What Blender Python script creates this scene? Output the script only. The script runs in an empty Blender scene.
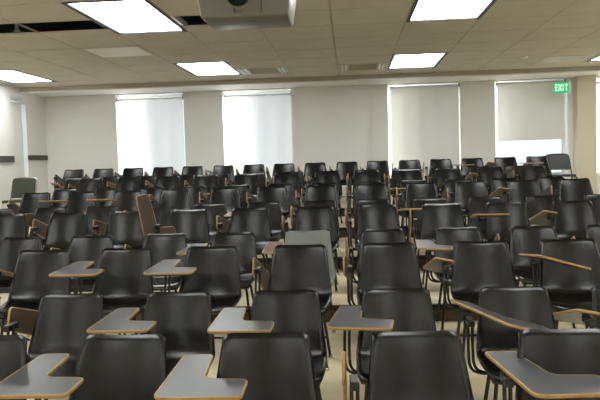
import bpy, bmesh, math, random
from mathutils import Vector, Matrix, Euler
random.seed(7)
S = bpy.context.scene
COL = S.collection
R = math.radians

# ------------------------------------------------------------------ camera
cd = bpy.data.cameras.new('camera'); cam = bpy.data.objects.new('camera', cd); COL.objects.link(cam)
cd.sensor_fit = 'HORIZONTAL'; cd.sensor_width = 36; cd.lens = 700 / 600 * 36; cd.clip_end = 200; cd.clip_start = .05
YAW, PITCH, ROLL = .0729, .0552, .029
EYE = 1.612
fw = Vector((-math.sin(YAW) * math.cos(PITCH), math.cos(YAW) * math.cos(PITCH), -math.sin(PITCH)))
rt = Vector((math.cos(YAW), math.sin(YAW), 0)); up = rt.cross(fw)
r2 = rt * math.cos(ROLL) - up * math.sin(ROLL); u2 = rt * math.sin(ROLL) + up * math.cos(ROLL)
M = Matrix((r2, u2, -fw)).transposed().to_4x4(); M.translation = (0, 0, EYE)
cam.matrix_world = M
S.camera = cam
# ------------------------------------------------------------------ world, sun, exposure
S.view_settings.view_transform = 'Standard'; S.view_settings.look = 'None'
S.view_settings.gamma = 1; S.view_settings.exposure = 0.0; S.view_settings.use_curve_mapping = False
W = bpy.data.worlds.new('world'); S.world = W; W.use_nodes = True
bg = W.node_tree.nodes['Background']; bg.inputs[0].default_value = (.86, .92, 1, 1); bg.inputs[1].default_value = 1.4
sd = bpy.data.lights.new('sun', 'SUN'); sd.energy = 55; sd.angle = R(14); sd.color = (1, .96, .9)
sun = bpy.data.objects.new('sun', sd); COL.objects.link(sun)
sun.rotation_euler = Vector((-3.7, -1, -.35)).to_track_quat('-Z', 'Y').to_euler()
LAMP = 12.5          # radiance of the ceiling fixtures

# ------------------------------------------------------------------ materials
def mat(name, base, rough=.5, metal=0, spec=.5, bump=0, bscale=200, var=0, vscale=3, coat=0):
    m = bpy.data.materials.new(name); m.use_nodes = True
    n = m.node_tree; p = n.nodes['Principled BSDF']
    p.inputs['Base Color'].default_value = (*base, 1); p.inputs['Roughness'].default_value = rough
    p.inputs['Metallic'].default_value = metal; p.inputs['Specular IOR Level'].default_value = spec
    p.inputs['Coat Weight'].default_value = coat
    tc = n.nodes.new('ShaderNodeTexCoord')
    if var:
        t = n.nodes.new('ShaderNodeTexNoise'); t.inputs['Scale'].default_value = vscale; t.inputs['Detail'].default_value = 5
        n.links.new(tc.outputs['Object'], t.inputs['Vector'])
        r = n.nodes.new('ShaderNodeValToRGB'); r.color_ramp.elements[0].position = .3; r.color_ramp.elements[1].position = .7
        r.color_ramp.elements[0].color = (*[c * (1 - var) for c in base], 1)
        r.color_ramp.elements[1].color = (*[min(1, c * (1 + var)) for c in base], 1)
        n.links.new(t.outputs['Fac'], r.inputs['Fac']); n.links.new(r.outputs['Color'], p.inputs['Base Color'])
    if bump:
        t = n.nodes.new('ShaderNodeTexNoise'); t.inputs['Scale'].default_value = bscale; t.inputs['Detail'].default_value = 2
        n.links.new(tc.outputs['Object'], t.inputs['Vector'])
        b = n.nodes.new('ShaderNodeBump'); b.inputs['Strength'].default_value = bump; b.inputs['Distance'].default_value = .002
        n.links.new(t.outputs['Fac'], b.inputs['Height']); n.links.new(b.outputs['Normal'], p.inputs['Normal'])
    return m
def emis(name, col, e):
    m = bpy.data.materials.new(name); m.use_nodes = True
    p = m.node_tree.nodes['Principled BSDF']; p.inputs['Base Color'].default_value = (*[c * .8 for c in col], 1)
    p.inputs['Emission Color'].default_value = (*col, 1); p.inputs['Emission Strength'].default_value = e
    return m
def fabric_blind(name, col, trans):
    m = bpy.data.materials.new(name); m.use_nodes = True; n = m.node_tree
    for x in list(n.nodes): n.nodes.remove(x)
    o = n.nodes.new('ShaderNodeOutputMaterial'); mix = n.nodes.new('ShaderNodeMixShader')
    d = n.nodes.new('ShaderNodeBsdfDiffuse'); t = n.nodes.new('ShaderNodeBsdfTranslucent')
    w = n.nodes.new('ShaderNodeTexNoise'); tc = n.nodes.new('ShaderNodeTexCoord'); mp = n.nodes.new('ShaderNodeMapping')
    mp.inputs['Scale'].default_value = (5, 5, .35); w.inputs['Scale'].default_value = 1; w.inputs['Detail'].default_value = 3
    n.links.new(tc.outputs['Object'], mp.inputs['Vector']); n.links.new(mp.outputs['Vector'], w.inputs['Vector'])
    r = n.nodes.new('ShaderNodeValToRGB'); r.color_ramp.elements[0].position = .3; r.color_ramp.elements[1].position = .75
    r.color_ramp.elements[0].color = (*[c * .9 for c in col], 1); r.color_ramp.elements[1].color = (*col, 1)
    n.links.new(w.outputs['Fac'], r.inputs['Fac'])
    n.links.new(r.outputs['Color'], t.inputs['Color']); d.inputs['Color'].default_value = (*col, 1)
    mix.inputs[0].default_value = trans
    n.links.new(d.outputs[0], mix.inputs[1]); n.links.new(t.outputs[0], mix.inputs[2]); n.links.new(mix.outputs[0], o.inputs['Surface'])
    return m
def glass(name):
    m = bpy.data.materials.new(name); m.use_nodes = True; n = m.node_tree
    for x in list(n.nodes): n.nodes.remove(x)
    o = n.nodes.new('ShaderNodeOutputMaterial'); mix = n.nodes.new('ShaderNodeMixShader')
    t = n.nodes.new('ShaderNodeBsdfTransparent'); t.inputs[0].default_value = (.95, .98, .97, 1)
    g = n.nodes.new('ShaderNodeBsdfGlossy'); g.inputs['Roughness'].default_value = .02
    mix.inputs[0].default_value = .06
    n.links.new(t.outputs[0], mix.inputs[1]); n.links.new(g.outputs[0], mix.inputs[2]); n.links.new(mix.outputs[0], o.inputs['Surface'])
    return m
WALL = mat('warm_white_paint', (.73, .72, .695), .75, bump=.1, bscale=90, var=.03, vscale=.7)
PIER = mat('beige_paint', (.60, .54, .43), .75, bump=.1, bscale=90)
TILE = mat('ceiling_tile', (.535, .505, .425), .92, bump=.5, bscale=260, var=.05, vscale=2.2)
TBAR = mat('grid_metal_and_soffit_shade', (.42, .38, .30), .6)
GAPM = mat('ceiling_joint', (.16, .14, .11), .9)
SOFF = mat('soffit_paint', (.86, .85, .82), .7)
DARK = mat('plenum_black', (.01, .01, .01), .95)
FLOOR = mat('tan_vinyl_tile', (.74, .64, .43), .35, var=.10, vscale=5, bump=.1)
NOSE = mat('black_rubber', (.012, .011, .010), .5)
RISER = mat('brown_riser', (.10, .075, .05), .6)
RAILW = mat('dark_wood_rail', (.055, .045, .03), .5)
BLACKP = mat('black_shell_plastic', (.003, .0032, .0032), .26, spec=.45, bump=.22, bscale=420)
GREYP = mat('grey_shell_plastic', (.20, .215, .21), .42, bump=.2, bscale=420)
STEEL = mat('black_enamelled_steel', (.012, .012, .012), .25)
CHROME = mat('worn_chrome_steel', (.55, .52, .47), .25, metal=1)
BRACK = mat('grey_bracket_steel', (.22, .22, .23), .35, metal=.8)
LAM = mat('grey_laminate', (.055, .057, .068), .30, var=.06, vscale=9)
LAMR = mat('reddish_brown_laminate', (.16, .05, .03), .3, var=.15, vscale=12)
UNDER = mat('brown_plywood', (.06, .038, .024), .55, var=.15, vscale=10)
GOLD = mat('varnished_wood_edge', (.36, .215, .075), .4, var=.12, vscale=18)
GREENV = mat('olive_vinyl', (.035, .04, .025), .45)
PADB = mat('black_vinyl_pad', (.016, .017, .02), .42)
FRAMEB = mat('black_fixture_frame', (.012, .012, .012), .5)
LIGHT = emis('lit_diffuser', (.97, 1, .98), LAMP)
VENT = mat('vent_white_metal', (.52, .50, .43), .5)
VENTW = mat('bright_vent_metal', (.8, .79, .76), .35)
PROJ = mat('projector_grey_plastic', (.14, .135, .12), .3, bump=.1)
LENS = mat('lens_black_glass', (.004, .004, .005), .35, spec=.2)
BLT = fabric_blind('thin_white_blind', (.93, .93, .96), .38)
BLO = fabric_blind('dense_white_blind', (.73, .725, .70), .09)
BLW = mat('white_aluminium_slat', (.85, .86, .88), .4)
GLASS = glass('window_glass')
WFR = mat('white_window_frame', (.72, .72, .70), .4)
GREEN = emis('green_sign_face', (.02, .62, .22), .35)
LETTER = emis('lit_sign_letters', (.75, 1, .85), .9)
WHITEP = mat('white_plastic', (.75, .75, .72), .4)

# ------------------------------------------------------------------ mesh helpers
class MB:
    def __init__(s): s.bm = bmesh.new(); s.mats = []
    def mi(s, m):
        if m not in s.mats: s.mats.append(m)
        return s.mats.index(m)
    def box(s, x0, x1, y0, y1, z0, z1, m, bev=0):
        i = s.mi(m); b = bmesh.new()
        bmesh.ops.create_cube(b, size=1)
        for v in b.verts: v.co = Vector((x0 + (v.co.x + .5) * (x1 - x0), y0 + (v.co.y + .5) * (y1 - y0), z0 + (v.co.z + .5) * (z1 - z0)))
        if bev: bmesh.ops.bevel(b, geom=b.edges[:], offset=bev, segments=2, affect='EDGES', profile=.6)
        s.merge(b, i); return s
    def merge(s, b, i, smooth=False):
        vm = {v: s.bm.verts.new(v.co) for v in b.verts}
        for f in b.faces:
            nf = s.bm.faces.new([vm[v] for v in f.verts]); nf.material_index = i; nf.smooth = smooth
        b.free()
    def tube(s, pts, r, m, n=8, smooth_path=0):
        i = s.mi(m); P = [Vector(p) for p in pts]
        for _ in range(smooth_path):
            Q = [P[0]]
            for a, b in zip(P[:-1], P[1:]): Q += [a * .75 + b * .25, a * .25 + b * .75]
            P = Q + [P[-1]]
        rings = []; ref = None
        for k, p in enumerate(P):
            d = (P[min(k + 1, len(P) - 1)] - P[max(k - 1, 0)]).normalized()
            if ref is None: ref = Vector((0, 0, 1)) if abs(d.z) < .9 else Vector((1, 0, 0))
            a = d.cross(ref).normalized(); b = d.cross(a); ref = a.cross(d)
            rings.append([s.bm.verts.new(p + a * r * math.cos(t) + b * r * math.sin(t)) for t in [2 * math.pi * j / n for j in range(n)]])
        for A, B in zip(rings[:-1], rings[1:]):
            for j in range(n):
                f = s.bm.faces.new((A[j], A[(j + 1) % n], B[(j + 1) % n], B[j])); f.smooth = True; f.material_index = i
        for c in (rings[0][::-1], rings[-1]):
            f = s.bm.faces.new(c); f.material_index = i
        return s
    def lathe(s, c, prof, m, n=20, axis='Z'):
        i = s.mi(m); rings = []
        for r, h in prof:
            ring = []
            for j in range(n):
                t = 2 * math.pi * j / n
                v = Vector((r * math.cos(t), r * math.sin(t), h))
                if axis == 'Y': v = Vector((v.x, v.z, v.y))
                ring.append(s.bm.verts.new(v + Vector(c)))
            rings.append(ring)
        for A, B in zip(rings[:-1], rings[1:]):
            for j in range(n):
                f = s.bm.faces.new((A[j], A[(j + 1) % n], B[(j + 1) % n], B[j])); f.material_index = i; f.smooth = True
        for c2 in (rings[0], rings[-1]):
            f = s.bm.faces.new(c2); f.material_index = i
        return s
    def build(s, name, parent=None, loc=(0, 0, 0)):
        bmesh.ops.recalc_face_normals(s.bm, faces=s.bm.faces[:])
        me = bpy.data.meshes.new(name); s.bm.to_mesh(me); s.bm.free()
        for m in s.mats: me.materials.append(m)
        o = bpy.data.objects.new(name, me); COL.objects.link(o); o.location = loc
        if parent: o.parent = parent
        return o
def tag(o, label=None, cat=None, group=None, kind=None):
    if label: o['label'] = label
    if cat: o['category'] = cat
    if group: o['group'] = group
    if kind: o['kind'] = kind
    return o
def empty(name, loc=(0, 0, 0), rz=0):
    o = bpy.data.objects.new(name, None); o.empty_display_size = .1; COL.objects.link(o); o.location = loc; o.rotation_euler.z = rz
    return o
def struct(o): return tag(o, kind='structure')

# ------------------------------------------------------------------ room shell
XL, XR, YF, YB = -6.43, 6.6, -3.2, 14.5
CZ, SZ = EYE + 1.6, EYE + 1.52      # grid ceiling and soffit heights
SY = 13.44                          # the grid ends here
STEP, NOSES = .149, [4.15, 6.26, 8.37, 10.49, 12.60]
lev = [0] + [STEP * (k + 1) for k in range(5)]
m = MB(); m.box(XL - .2, XR + .2, YF - .2, NOSES[0] + .02, -.12, 0, FLOOR); struct(m.build('floor'))
for k, y0 in enumerate(NOSES):
    y1 = NOSES[k + 1] + .02 if k < 4 else YB + .2
    m = MB(); m.box(XL - .2, XR + .2, y0 + .012, y1, -.12, lev[k + 1], FLOOR)
    m.box(XL - .2, XR + .2, y0, y0 + .011, lev[k] + .002, lev[k + 1] - .04, RISER); struct(m.build('floor'))
    m = MB(); m.box(XL + .01, XR - .01, y0 - .012, y0 + .035, lev[k + 1] - .042, lev[k + 1] + .004, NOSE, .003)
    struct(m.build('trim_%d' % (k + 1)))

# back wall with window openings
ZT, ZS = EYE + 1.50, EYE - .42
WINS = [(-4.89, -3.44), (-2.62, -1.18), (.80, 2.26), (2.95, 4.39), (4.93, 6.2)]
m = MB(); x = XL - .2
for a, b in WINS:
    m.box(x, a, YB, YB + .35, -.12, CZ + .3, WALL)
    m.box(a, b, YB, YB + .35, -.12, ZS, WALL); m.box(a, b, YB, YB + .35, ZT, CZ + .3, WALL); x = b
m.box(x, XR + .2, YB, YB + .35, -.12, CZ + .3, WALL)
m.box(-1.02, .384, YB - .10, YB, -.12, SZ + .02, WALL)          # shallow pier between the windows
struct(m.build('wall_back'))
m = MB(); m.box(4.50, 4.86, YB - .26, YB, lev[5] - .02, SZ + .02, PIER); struct(m.build('trim_10'))
# left wall with its narrow window recess near the back corner
LY0, LY1 = 13.02, 13.62
m = MB()
m.box(XL - .3, XL, YF - .2, LY0, -.12, CZ + .3, WALL); m.box(XL - .3, XL, LY1, YB + .0, -.12, CZ + .3, WALL)
m.box(XL - .3, XL, LY0, LY1, -.12, EYE - .75, WALL); m.box(XL - .3, XL, LY0, LY1, EYE + 1.40, CZ + .3, WALL)
struct(m.build('wall_left'))
m = MB(); m.box(XR, XR + .2, YF - .2, YB, -.12, CZ + .3, WALL); struct(m.build('wall_right'))
m = MB(); m.box(XL, XR, YF - .2, YF, -.12, CZ + .3, WALL); struct(m.build('wall_front'))
m = MB(); m.box(XL + .005, XL + .03, YF, LY0 - .02, EYE + .14, EYE + .26, RAILW, .004); struct(m.build('trim_6'))
m = MB(); m.box(XL + .005, XL + .03, LY1 - .02, YB - .02, EYE + .18, EYE + .28, RAILW, .004); struct(m.build('trim_7'))

# grid ceiling: separate tiles with sunk joints, three missing ones
TX, TY, X0, Y0 = .864, .86, .69, 12.72
SPOTS_X = (-6.22, -2.765, .69, 4.147)
ROWS_Y = (11.0, 6.70, 2.40, -1.90)
def is_fix(cx, cy):
    return any(a - .01 < cx < a + TX + .01 for a in SPOTS_X) and any(b - .02 < cy < b + 2 * TY + .01 for b in ROWS_Y)
HOLES = [(-4.0, 7.9), (-3.2, 7.9), (-1.5, 7.9)]
VENTS = [(-3.2, 9.7, 0), (-.1 + .3, 12.2, 1), (3.7, 12.2, 0), (-1.5, 12.2, 1)]
m = MB(); g = .010
gi = m.mi(GAPM); ti = m.mi(TILE); bi = m.mi(TBAR)
def quad(co, i, s=m):
    f = s.bm.faces.new([s.bm.verts.new(c) for c in co]); f.material_index = i
nx0, nx1 = math.floor((XL - X0) / TX), math.ceil((XR - X0) / TX)
ny0 = math.floor((YF - Y0) / TY)
holes_cells = []
for i in range(nx0, nx1):
    for j in range(ny0, 1):
        a, b = max(X0 + i * TX, XL), min(X0 + (i + 1) * TX, XR)
        c, d = max(Y0 + j * TY, YF), min(Y0 + (j + 1) * TY, SY)
        cx, cy = X0 + (i + .5) * TX, Y0 + (j + .5) * TY
        if is_fix(cx, cy): continue
        hole = any(abs(cx - h[0]) < .43 and abs(cy - h[1]) < .43 for h in HOLES)
        if any(abs(cx - v[0]) < .43 and abs(cy - v[1]) < .43 for v in VENTS): continue
        if hole:
            holes_cells.append((a, b, c, d)); m.box(a + g, b - g, d - .30, d - g, CZ, CZ + .015, TILE); continue
        m.box(a + g, b - g, c + g, d - g, CZ + .0005, CZ + .015, TILE, .003)
        for (p, q, r, s_) in ((a, a + g, c, d), (b - g, b, c, d), (a + g, b - g, c, c + g), (a + g, b - g, d - g, d)):
            quad(((p, r, CZ + .007), (q, r, CZ + .007), (q, s_, CZ + .007), (p, s_, CZ + .007)), gi)
for i in range(nx0 + 1, nx1):
    xx = X0 + i * TX
    m.box(xx - .007, xx + .007, YF, SY, CZ - .001, CZ + .02, TBAR)
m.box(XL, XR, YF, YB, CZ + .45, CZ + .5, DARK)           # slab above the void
m.box(XL, XR, SY + .001, YB, SZ, CZ + .45, SOFF)          # lowered soffit along the windows
m.box(XL, XR, SY - .012, SY, SZ - .004, CZ + .02, TBAR)  # room-side face of the soffit, its backlit shade put into the darker colour
struct(m.build('ceiling'))
m = MB(); m.box(XL, XR, SY - .03, SY + .05, SZ - .022, SZ - .001, WFR, .004); struct(m.build('trim_8'))

# ------------------------------------------------------------------ windows
def window(n, a, b, z0, z1, y, mull=True):
    r = struct(empty('window_%d' % n, ((a + b) / 2, y, z0))); L = lambda v: v - (a + b) / 2
    m = MB(); t = .05
    m.box(L(a), L(a) + t, -.03, .03, 0, z1 - z0, WFR); m.box(L(b) - t, L(b), -.03, .03, 0, z1 - z0, WFR)
    m.box(L(a) + t, L(b) - t, -.03, .03, 0, t, WFR); m.box(L(a) + t, L(b) - t, -.03, .03, z1 - z0 - t, z1 - z0, WFR)
    m.build('window_frame', r)
    m = MB(); m.box(L(a) + t, L(b) - t, -.004, .004, t, z1 - z0 - t, GLASS); m.build('pane', r)
    return r
for n, (a, b) in enumerate(WINS): window(n + 1, a, b, ZS, ZT, YB + .30)
def blind(a, b, z0, y, mt, label, top=ZT - .10, mount='brackets'):
    r = tag(empty('roller_blind', ((a + b) / 2, y, z0)), label, 'window blind', 'roller blinds on the back wall windows')
    w = (b - a) / 2
    m = MB(); mi = m.mi(mt); N = 24; top_z = top - z0; rows = 8
    vs = [[m.bm.verts.new((-w + 2 * w * i / N, .004 * math.sin(i * 1.1) + .003 * math.sin(i * .37 + j), top_z * j / rows)) for i in range(N + 1)] for j in range(rows + 1)]
    for j in range(rows):
        for i in range(N):
            f = m.bm.faces.new((vs[j][i], vs[j][i + 1], vs[j + 1][i + 1], vs[j + 1][i])); f.smooth = True
    m.build('blind_fabric', r)
    m = MB(); m.tube([(-w, .02, top_z), (w, .02, top_z)], .022, WHITEP, 12); m.build('roller', r)
    m = MB(); m.box(-w, w, -.008, .008, -.02, .004, WHITEP, .002); m.build('bottom_bar', r)
    for s in (-1, 1):
        m = MB(); m.box(s * (w + .012) - .006, s * (w + .012) + .006, -.03, .05, top_z - .035, top_z + .05, BRACK); m.build('bracket', r)
blind(-4.86, -3.47, ZS + .02, YB + .06, BLT, 'glowing white roller blind nearest the left corner of the back wall')
blind(-2.58, -1.21, ZS + .02, YB + .06, BLT, 'glowing white roller blind just left of the middle of the back wall')
blind(.865, 2.235, ZS + .02, YB + .05, BLO, 'dull greyish white blind pulled down fully, right of centre', top=ZT - .05)
blind(3.015, 4.345, EYE + .315, YB + .05, BLO, 'dull white blind partly raised above slatted blind, beside the exit sign', top=ZT - .05)
blind(4.96, 6.17, ZS + .02, YB + .06, BLT, 'glowing white roller blind at the far right edge, past the beige pier')
# slatted blind under the raised roller blind
r = tag(empty('venetian_blind', (3.67, YB + .20, ZS)), 'white horizontal slat blind showing under the raised roller blind', 'window blind')
m = MB(); z = .03
while z < ZT - ZS - .12:
    m.box(-.66, .66, -.018, .018, z, z + .002, BLW); z += .045
ob = m.build('slat_stack', r)
m = MB(); m.box(-.66, .66, -.02, .02, ZT - ZS - .11, ZT - ZS - .07, BLW); m.build('head_rail', r)
m = MB()
for xx in (-.45, 0, .45): m.tube([(xx, -.02, .02), (xx, -.02, ZT - ZS - .09)], .002, WHITEP, 5)
m.build('ladder_cord', r)
# narrow window in the left wall
r = struct(empty('window_6', (XL - .22, (LY0 + LY1) / 2, EYE - .75)))
h = 2.15; w = (LY1 - LY0) / 2
m = MB(); m.box(-.03, .03, -w, -w + .04, 0, h, WFR); m.box(-.03, .03, w - .04, w, 0, h, WFR); m.box(-.03, .03, -w + .04, w - .04, 0, .04, WFR); m.box(-.03, .03, -w + .04, w - .04, h - .04, h, WFR); m.build('window_frame', r)
m = MB(); m.box(-.004, .004, -w + .04, w - .04, .04, h - .04, GLASS); m.build('pane', r)
r = tag(empty('roller_blind', (XL - .03, (LY0 + LY1) / 2, EYE - .74)), 'narrow blind with a bright gap beside it, in the left wall', 'window blind')
m = MB(); m.box(-.003, .003, -w + .005, w - .13, 0, 2.05, BLO); m.build('blind_fabric', r)
m = MB(); m.tube([(.01, -w + .01, 2.05), (.01, w - .02, 2.05)], .02, WHITEP, 10); m.build('roller', r)

# ------------------------------------------------------------------ ceiling lights, vents
LBL = {(1, 0): 'recessed ceiling light left of the projector, nearest row', (2, 0): 'recessed ceiling light right of the projector, nearest row',
       (0, 1): 'recessed ceiling light at far left above the olive chair', (1, 1): 'far recessed ceiling light above the second glowing blind',
       (2, 1): 'far recessed ceiling light above the dull blind right of centre', (3, 1): 'far recessed ceiling light at the right edge beside the exit sign'}
for j, y0 in enumerate(ROWS_Y):
    for i, x0 in enumerate(SPOTS_X):
        row = 1 if j == 0 else 0
        seen = j < 2 and (i, row) in LBL and not (j == 1 and i in (0, 3))
        lb = LBL[(i, row)] if seen else 'recessed ceiling light outside the picture, %s column, row %s' % (('far left', 'left', 'right', 'far right')[i], ('d', 'c', 'b', 'a')[j])
        if not seen: lb = 'recessed fluorescent ceiling light beyond the edge of the picture'
        r = tag(empty('ceiling_light', (x0 + TX / 2, y0 + TY, CZ)), lb, 'ceiling light', 'recessed fluorescent ceiling lights')
        if not seen: r['group'] = 'ceiling lights beyond the picture'
        a, b = TX / 2 - .006, TY - .006
        m = MB(); t = .028
        m.box(-a, -a + .045, -b, b, -.004, .09, FRAMEB); m.box(a - .045, a, -b, b, -.004, .09, FRAMEB)
        m.box(-a + .045, a - .045, -b, -b + t, -.004, .09, FRAMEB); m.box(-a + .045, a - .045, b - t, b, -.004, .09, FRAMEB)
        m.box(-a, a, -b, b, .092, .10, FRAMEB)
        m.build('frame', r)
        m = MB(); m.box(-a + .045, a - .045, -b + t, b - t, .014, .02, LIGHT); m.build('diffuser', r)
VL = ['pale square vent panel in the ceiling left of the projector', 'long slotted ceiling vent above the wall pier, centre',
      'pale square vent panel in the ceiling near the exit sign', 'slotted ceiling vent between light and centre, above second glowing blind']
for (vx, vy, kind), lb in zip(VENTS, VL):
    i = math.floor((vx - X0) / TX); j = math.floor((vy - Y0) / TY)
    r = tag(empty('ceiling_vent', (X0 + (i + .5) * TX, Y0 + (j + .5) * TY, CZ)), lb, 'vent', 'vents in the tiled ceiling')
    a, b = TX / 2 - g, TY / 2 - g
    m = MB(); m.box(-a, a, -b, b, .004, .012, VENT)
    m.box(-a, a, -b, -b + .03, -.004, .004, VENT); m.box(-a, a, b - .03, b, -.004, .004, VENT); m.box(-a, -a + .03, -b, b, -.004, .004, VENT); m.box(a - .03, a, -b, b, -.004, .004, VENT)
    m.build('vent_plate', r)
    if kind:
        for sx in (-1, 1):
            m = MB()
            for q in (0, 1): m.box(sx * (a - .07 - .06 * q) - .014, sx * (a - .07 - .06 * q) + .014, -b + .08, b - .08, -.014, .003, VENTW, .003)
            m.build('end_slot', r)
        m = MB()
        for q in range(12): m.box(-a + .18, a - .18, -b + .09 + q * .058, -b + .10 + q * .058, -.006, .003, TBAR)
        m.build('louvre', r)
    else:
        m = MB()
        for q in range(14): m.box(-a + .05, a - .05, -b + .06 + q * .055, -b + .075 + q * .055, -.003, .004, VENTW)
        m.build('perforated_face', r)
m = MB(); m.lathe((2.87, 11.76, CZ - .028), [(.02, 0), (.05, .004), (.055, .028)], WHITEP)
tag(m.build('smoke_detector'), 'small round white detector on the ceiling near the pale vent', 'smoke detector')
m = MB(); m.box(-3.65, -3.61, 7.57, 7.59, CZ - .07, CZ + .02, BRACK); m.box(-3.66, -3.60, 7.56, 7.60, CZ - .075, CZ - .06, BRACK)
tag(m.build('hanging_bracket'), 'small dark metal bracket hanging between the missing ceiling tiles', 'bracket')

# ------------------------------------------------------------------ projector
r = tag(empty('projector', (-.465, 3.36, EYE + .665)), 'grey ceiling projector with round dark lens, at the top edge', 'projector')
m = MB(); b = bmesh.new(); bmesh.ops.create_cube(b, size=1)
for v in b.verts:
    lo = v.co.z < 0
    v.co = Vector((v.co.x * (.40 if lo else .44), v.co.y * (.31 if lo else .33), 0 if lo else .14))
bmesh.ops.bevel(b, geom=b.edges[:], offset=.012, segments=3, affect='EDGES', profile=.5)
m.merge(b, m.mi(PROJ), True); m.build('body', r)
m = MB(); m.lathe((-.022, -.185, .098), [(.046, .006), (.054, .0), (.056, .03)], LENS, 24, 'Y'); m.build('lens', r)
m = MB(); m.lathe((-.022, -.17, .098), [(.058, -.004), (.062, .0), (.062, .02)], PROJ, 24, 'Y'); m.build('lens_ring', r)
m = MB(); m.box(.0, .04, -.05, -.046, -.001, .0025, NOSE); m.build('latch', r)
m = MB()
for sx in (-.045, .08): m.box(sx, sx + .003, -.168, -.155, .02, .13, NOSE)
m.build('front_seam', r)
m = MB(); m.tube([(0, 0, .135), (0, 0, CZ - EYE - .68)], .022, WHITEP, 12); m.build('mount_pole', r)
m = MB(); m.box(-.12, .12, -.1, .1, .138, .15, WHITEP, .003); m.build('mount_plate', r)

# ------------------------------------------------------------------ exit sign
r = tag(empty('exit_sign', (4.165, 14.12, EYE + 1.19)), 'green EXIT sign hanging in front of the rightmost dull blind', 'exit sign')
m = MB(); m.box(-.15, .13, -.012, .012, 0, .205, GREEN, .004); m.build('sign_face', r)
m = MB(); m.box(.13, .165, -.03, .03, -.02, .225, WHITEP, .004); m.build('housing', r)
m = MB(); m.tube([(.14, 0, .22), (.14, 0, SZ - EYE - 1.19)], .01, WHITEP); m.build('hanger', r)
LT = {'E': [(0, .18, 0, 1), (0, 1, 0, .15), (0, 1, .85, 1), (0, .85, .42, .57)], 'I': [(.4, .62, 0, 1)], 'T': [(0, 1, .85, 1), (.4, .62, 0, .85)]}
def letter(ch, x, wd):
    m = MB(); i = m.mi(LETTER); z0, hh = .038, .13
    if ch == 'X':
        for s in (1, -1):
            c = wd / 2; t = .0105
            pts = [(-c * s - t, 0), (-c * s + t, 0), (c * s + t, hh), (c * s - t, hh)]
            y = -.0155 + (.0006 if s < 0 else 0)
            quad([(x + c + p, y, z0 + q) for p, q in pts], i, m)
    else:
        for a, b, c, d in LT[ch]: m.box(x + a * wd, x + b * wd, -.016, -.0125, z0 + c * hh, z0 + d * hh, LETTER)
    m.build('letter', r)
for ch, x, wd in (('E', -.133, .052), ('X', -.068, .058), ('I', -.006, .05), ('T', .050, .060)): letter(ch, x, wd)

# ------------------------------------------------------------------ tablet-arm chair
PROF = [(0, .83, .188, .030), (-.012, .80, .193, .033), (-.030, .745, .200, .038), (-.052, .675, .209, .044), (-.074, .60, .219, .050), (-.094, .54, .227, .054), (-.113, .495, .232, .054),
        (-.135, .463, .235, .048), (-.170, .445, .236, .040), (-.22, .436, .235, .034), (-.29, .432, .233, .028), (-.36, .434, .230, .022), (-.42, .438, .225, .014), (-.462, .434, .218, .007), (-.49, .418, .208, .002), (-.503, .396, .198, 0)]
def shell_mesh(mt):
    m = MB(); mi = m.mi(mt); N = 16; n = len(PROF); rows = []
    P = [Vector((0, p[0], p[1])) for p in PROF]
    for k, (y, z, w, cup) in enumerate(PROF):
        d = (P[min(k + 1, n - 1)] - P[max(k - 1, 0)]).normalized()
        nrm = Vector((0, d.z, -d.y))                      # towards sitter
        if nrm.y > 0 and k < 7: nrm = -nrm
        if k >= 7 and nrm.z < 0: nrm = -nrm
        row = []
        for i in range(-1, N + 2):
            u = max(-1, min(1, -1 + 2 * i / N))
            au = abs(u)
            c = Vector((u * w, y, z)) + nrm * (cup * au ** 2.1)
            if k < 3:                                     # rounded top corners
                drop = .017 * max(0, (au - .78) / .22) ** 2.2
                c -= d * -1 * 0 + Vector((0, 0, drop * (1, .55, .2)[k]))
            if k > n - 4: c -= Vector((0, -1, 0)) * (.03 * max(0, (au - .6) / .4) ** 2) * (k - n + 4) / 3 * 1
            if i < 0 or i > N: c += Vector((math.copysign(.007, u), 0, 0)) - nrm * .012
            row.append(c)
        rows.append((row, nrm, d))
    # rolled lip above the top edge
    top = [c - Vector((0, 0, 0)) + Vector((0, .013, -.003)) for c in rows[0][0]]
    allrows = [top] + [r_[0] for r_ in rows]
    bm = m.bm; V = [[bm.verts.new(c) for c in rw] for rw in allrows]
    for A, B in zip(V[:-1], V[1:]):
        for i in range(len(A) - 1):
            f = bm.faces.new((A[i], A[i + 1], B[i + 1], B[i])); f.smooth = True
    bmesh.ops.recalc_face_normals(bm, faces=bm.faces[:])
    bmesh.ops.solidify(bm, geom=bm.faces[:], thickness=.006)
    return m
POLY = [(-.136, -.235, .03), (-.115, -.30, .06), (.19, -.30, .035), (.215, -.20, .02), (.19, -.085, .03), (.06, -.055, .05), (-.005, .04, .05), (-.005, .30, .035), (-.136, .30, .035)]
POLY = [(-.14, -.30, .06), (.205, -.30, .035), (.205, -.085, .03), (.02, -.065, .05), (-.005, .30, .03), (-.14, .30, .03)]
def outline():
    out = []; n = len(POLY)
    for i, (x, y, rad) in enumerate(POLY):
        p = Vector((x, y)); a = Vector(POLY[i - 1][:2]) - p; b = Vector(POLY[(i + 1) % n][:2]) - p
        ra = min(rad, a.length * .45, b.length * .45); A = p + a.normalized() * ra; B = p + b.normalized() * ra
        for t in (0, .25, .5, .75, 1): out.append(A * (1 - t) ** 2 + p * 2 * t * (1 - t) + B * t * t)
    return out
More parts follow.
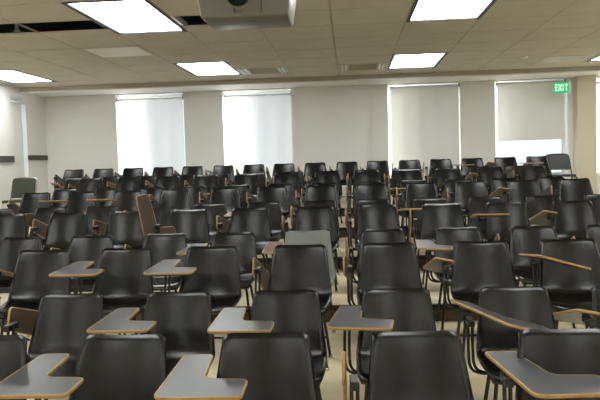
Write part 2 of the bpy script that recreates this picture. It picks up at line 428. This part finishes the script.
def tablet_meshes(mt):
    O = outline(); th = .014
    m = MB(); a, b = m.mi(mt), m.mi(UNDER)
    f = m.bm.faces.new([m.bm.verts.new((p.x, p.y, th)) for p in O]); f.material_index = a
    f = m.bm.faces.new([m.bm.verts.new((p.x, p.y, 0)) for p in reversed(O)]); f.material_index = b
    e = MB(); gi_ = e.mi(GOLD); n = len(O)
    prof = [(-.004, .0004), (.0015, -.001), (.004, .003), (.004, th - .003), (.0015, th + .001), (-.004, th + .0006)]
    rings = []
    for k, p in enumerate(O):
        t = (O[(k + 1) % n] - O[k - 1]).normalized(); nn = Vector((t.y, -t.x))
        rings.append([e.bm.verts.new((p.x + nn.x * s, p.y + nn.y * s, z)) for s, z in prof])
    for k in range(n):
        A, B = rings[k], rings[(k + 1) % n]
        for q in range(len(prof) - 1): e.bm.faces.new((A[q], A[q + 1], B[q + 1], B[q])).smooth = True
    return m, e
def make_chair(shell_mat, name='tablet_chair'):
    r = empty(name)
    sh = shell_mesh(shell_mat).build('seat_shell', r)
    m = MB()
    for s in (-1, 1):
        m.tube([(s * .15, -.14, .413), (s * .155, -.20, .405), (s * .155, -.42, .405)], .011, STEEL, 8)
    m.tube([(-.155, -.20, .405), (.155, -.20, .405)], .010, STEEL); m.tube([(-.155, -.40, .405), (.155, -.40, .405)], .010, STEEL)
    m.build('seat_frame', r)
    for s in (-1, 1):
        for ya, yb in ((-.40, -.45), (-.20, -.125)):
            m = MB(); m.tube([(s * .155, ya, .405), (s * .175, ya, .37), (s * .215, yb, .012)], .0115, STEEL, 8)
            m.lathe((s * .215, yb, 0), [(.014, 0), (.017, .004), (.015, .02)], CHROME, 10); m.build('leg', r)
    m = MB(); m.tube([(-.20, -.155, .16), (.20, -.155, .16)], .008, STEEL); m.build('stretcher', r)
    m = MB()
    for q in (0, 1):
        dx, dy = q * .026, q * .012
        m.tube([(-.155 + dx * .2, -.30 + dy, .402), (-.235 + dx, -.30 + dy, .395), (-.30 + dx, -.295 + dy, .42), (-.305 + dx, -.28 + dy, .52), (-.300 + dx, -.25 + dy, .675)], .0085, STEEL, 8, 2)
    m.build('arm_post', r)
    m = MB(); m.box(-.306, -.270, -.30, -.18, .66, .695, STEEL, .004); m.box(-.303, -.273, -.29, -.19, .695, .698, BRACK)
    m.build('hinge', r)
    return r
TABM = {}
def tab_mesh(mt):
    if mt.name not in TABM:
        a, e = tablet_meshes(mt); A = a.build('tablet'); E = e.build('edge_band')
        TABM[mt.name] = (A.data, E.data); bpy.data.objects.remove(A); bpy.data.objects.remove(E)
    return TABM[mt.name]
def Tm(loc, ex, ey):
    ex = Vector(ex).normalized(); ey = Vector(ey); ey = (ey - ex * ey.dot(ex)).normalized(); ez = ex.cross(ey)
    mm = Matrix((ex, ey, ez)).transposed().to_4x4(); mm.translation = loc; return mm
def state(kind, rnd):
    if isinstance(kind, tuple):            # flat with (roll, pitch, yaw, dx, dy) in degrees and metres
        ro, pi_, ya, dx, dy = kind
        return Matrix.Translation((-.253 + dx, -.25 + dy, .705)) @ Euler((R(pi_), R(ro), R(ya))).to_matrix().to_4x4()
    if kind == 'down':
        a = rnd.uniform(-.10, .06)
        ey = Vector((a * .3 - .05, -1, rnd.uniform(.1, .5))).normalized(); ex = ey.cross(Vector((-1, a, 0))).normalized()
        return Tm(Vector((-.322, -.16, .70 + a * .3)) + ex * .07 - ey * .27, ex, ey)
    if kind == 'half':
        ex = Vector((.97, 0, -.2)); ey = Vector((0.05, -.95, .27)).normalized()
        return Tm(Vector((-.30, -.31, .748)) + ex * .07 - ey * .30, ex, ey)
    if kind == 'up':
        ex = Vector((.70, .55, .1)).normalized(); ey = Vector((-.22, .05, 1)); ey = (ey - ex * ey.dot(ex)).normalized()
        return Tm(Vector((-.44, -.25, 1.01)) + ex * .07 - ey * .30, ex, ey)
def copy_tree(o, parent=None):
    c = o.copy(); COL.objects.link(c); c.parent = parent
    if parent is not None: c.matrix_parent_inverse = Matrix()
    for ch in list(o.children): copy_tree(ch, c)
    return c
F0 = (0, 0, 0, 0, 0)
# which tablets are unfolded: (row, column) -> state; the rest hang folded
ST = {(1, -1): (0, 0, 3, -.035, .03), (1, 0): (0, 0, 0, 0, 0), (1, 2): (1, 0, 9, .10, .0),
      (2, -1): (0, 0, 2, -.015, .02), (2, 0): (0, 0, 0, 0, 0), (2, 1): (0, -1, -4, .03, 0), (2, 2): (15, 3, 24, .12, .0), (2, 3): 'half',
      (3, -2): (0, 1, 3, -.025, .02), (3, -1): (0, 1, 3, -.005, .02), (3, 3): (16, -7, 0, .055, 0), (3, 2): 'half', (3, -3): 'half',
      (4, -1): (0, 1, 0, -.01, .02), (4, 0): (0, 2, 0, .02, .03), (4, 2): (2, 0, -4, 0, 0),
      (5, -2): 'up', (5, 3): (0, -7, -6, .02, 0), (5, 4): 'half',
      (6, -1): (0, 0, 2, -.025, 0), (6, 2): (0, -6, 0, .01, 0), (7, -5): (0, -5, 3, -.02, 0), (7, -4): (0, -5, 3, -.02, 0), (7, 4): 'half',
      (8, 2): (0, -5, 0, .02, 0), (8, -2): (0, -4, 3, -.02, 0), (9, 4): 'half', (10, -7): 'half',
      (11, 4): (0, 0, 0, .02, 0), (11, 5): 'half', (11, 6): (0, 0, 0, .02, 0)}
BROWN = {(4, 0): LAMR, (5, -2): UNDER, (10, -7): UNDER}
SPAN = {1: (-2, 2), 2: (-3, 3), 3: (-3, 3), 4: (-4, 4), 5: (-5, 4), 6: (-6, 5), 7: (-6, 5), 8: (-6, 5), 9: (-6, 5), 10: (-7, 5), 11: (-9, 6)}
ORD = ['first', 'second', 'third', 'fourth', 'fifth', 'sixth', 'seventh', 'eighth', 'ninth', 'tenth', 'eleventh', 'twelfth', 'thirteenth', 'fourteenth', 'fifteenth', 'sixteenth']
ROWN = {1: 'nearest row', 2: 'second row', 3: 'third row', 4: 'fourth row', 5: 'fifth row', 6: 'sixth row', 7: 'fifth row from back', 8: 'fourth row from back', 9: 'third row from back', 10: 'second row from back', 11: 'back row'}
proto = make_chair(BLACKP); used = False
gproto = make_chair(GREYP)
for row, (c0, c1) in SPAN.items():
    for n in range(c0, c1 + 1):
        rnd = random.Random(row * 100 + n)
        if row < 11: X, Y = -.395 + .665 * n, 3.161 + 1.056 * (row - 1)
        else: X, Y = -.0733 + .60 * n, 13.6
        grey = (row, n) == (4, 0)
        if grey: c = gproto
        elif not used: c = proto; used = True
        else: c = copy_tree(proto)
        for ch in [q for q in c.children if q.name.startswith('tablet')]:
            for e in list(ch.children): bpy.data.objects.remove(e)
            bpy.data.objects.remove(ch)
        dz = (row - 1) // 2
        jx, jy, jr = rnd.uniform(-.014, .014), rnd.uniform(-.015, .015), rnd.uniform(-2.5, 2.5)
        if row in (2, 4, 6, 8, 10): jy = -abs(jy)
        c.location = (X + jx, Y + jy, lev[dz]); c.rotation_euler = (0, 0, R(jr))
        k = ST.get((row, n), 'down')
        mt = BROWN.get((row, n), LAM)
        da, de = tab_mesh(mt)
        t = bpy.data.objects.new('tablet', da); COL.objects.link(t); t.parent = c; t.matrix_local = state(k, rnd)
        e = bpy.data.objects.new('edge_band', de); COL.objects.link(e); e.parent = t; tag(e, 'golden wooden tablet edge')
        st = 'tablet open flat' if isinstance(k, tuple) else {'down': 'tablet hanging folded', 'half': 'tablet half folded', 'up': 'tablet standing upright'}[k]
        if isinstance(k, tuple) and abs(k[0]) > 5: st = 'tablet tilted down'
        idx = n - c0
        pos = 'leftmost' if idx == 0 else ('rightmost' if n == c1 else ORD[idx] + ' from left')
        lb = 'black shell chair, %s, %s in %s' % (st, pos, ROWN[row])
        if grey: lb = 'grey shell chair with reddish brown tablet open, behind the third row'
        tag(c, lb, 'chair', 'tablet arm chairs in stepped rows')

# ------------------------------------------------------------------ two padded chairs
def padded_chair(loc, pad, frame_m, label, handle=False, w=.22, rz=0):
    r = tag(empty('stacking_chair', loc, rz), label, 'chair')
    zb = .50 if not handle else .555
    m = MB(); b = bmesh.new(); N = 10
    # back pad: rounded outline, curved and thick
    H = .86; out = []
    rc = .07 if not handle else .05
    for cx, cz, a0 in ((w - rc, H - rc, 0), (-w + rc, H - rc, 90), (-w + .03, zb + .03, 180), (w - .03, zb + .03, 270)):
        rr = rc if cz > .7 else .03
        for t in range(6):
            a = R(a0 + 18 * t); out.append((cx + rr * math.cos(a), cz + rr * math.sin(a)))
    i = m.mi(pad)
    def yb(x, z): return -.10 + (z - .5) * .28 - .5 * (x * x - w * w) * -1.0
    for off, flip in ((0, 1), (-.028, 0)):
        inner = [(x * .93, (z - .68) * .93 + .68) for x, z in out]
        f1 = [m.bm.verts.new((x, yb(x, z) + off * .5 - .012, z)) for x, z in out]
        f2 = [m.bm.verts.new((x, yb(x, z) + (off * 1.4 if off else .006), z)) for x, z in inner]
        for k in range(len(out)):
            q = (f1[k], f1[(k + 1) % len(out)], f2[(k + 1) % len(out)], f2[k]); f = m.bm.faces.new(q if flip else q[::-1]); f.smooth = True
        m.bm.faces.new(f2 if flip else f2[::-1])
        if off == 0: keep = f1
        else:
            for k in range(len(out)): m.bm.faces.new((keep[k], keep[(k + 1) % len(out)], f1[(k + 1) % len(out)], f1[k]))
    m.build('backrest', r)
    m = MB(); m.box(-w + .01, w - .01, -.50, -.10, .43, .475, pad, .018); m.build('seat', r)
    m = MB(); ww = w + .012
    m.tube([(-ww, -.16, .40), (-ww, -.11, .50), (-ww, .0, H - .05), (-ww + .05, .012, H + .004), (ww - .05, .012, H + .004), (ww, .0, H - .05), (ww, -.11, .50), (ww, -.16, .40)], .011, frame_m, 8, 2)
    m.build('back_frame', r)
    for s in (-1, 1):
        m = MB(); m.tube([(s * ww, -.14, .43), (s * ww, -.06, .01)], .011, frame_m); m.build('leg', r)
        m = MB(); m.tube([(s * ww, -.16, .425), (s * ww, -.44, .425), (s * ww, -.47, .38), (s * ww, -.50, .01)], .011, frame_m, 8, 1); m.build('leg', r)
    if handle:
        m = MB(); m.tube([(-.075, -.018, H - .04), (-.045, -.018, H - .062), (.045, -.018, H - .062), (.075, -.018, H - .04)], .013, WHITEP, 8, 2)
        tag(m.build('handle_slot', r), 'pale opening in the backrest')
    return r
padded_chair((-5.93, 12.40, lev[4]), GREENV, CHROME, 'olive green padded chair with chrome frame by the left wall')
padded_chair((4.03, 14.0, lev[5]), PADB, STEEL, 'black padded stacking chair with handle slot, right end of back row', True)
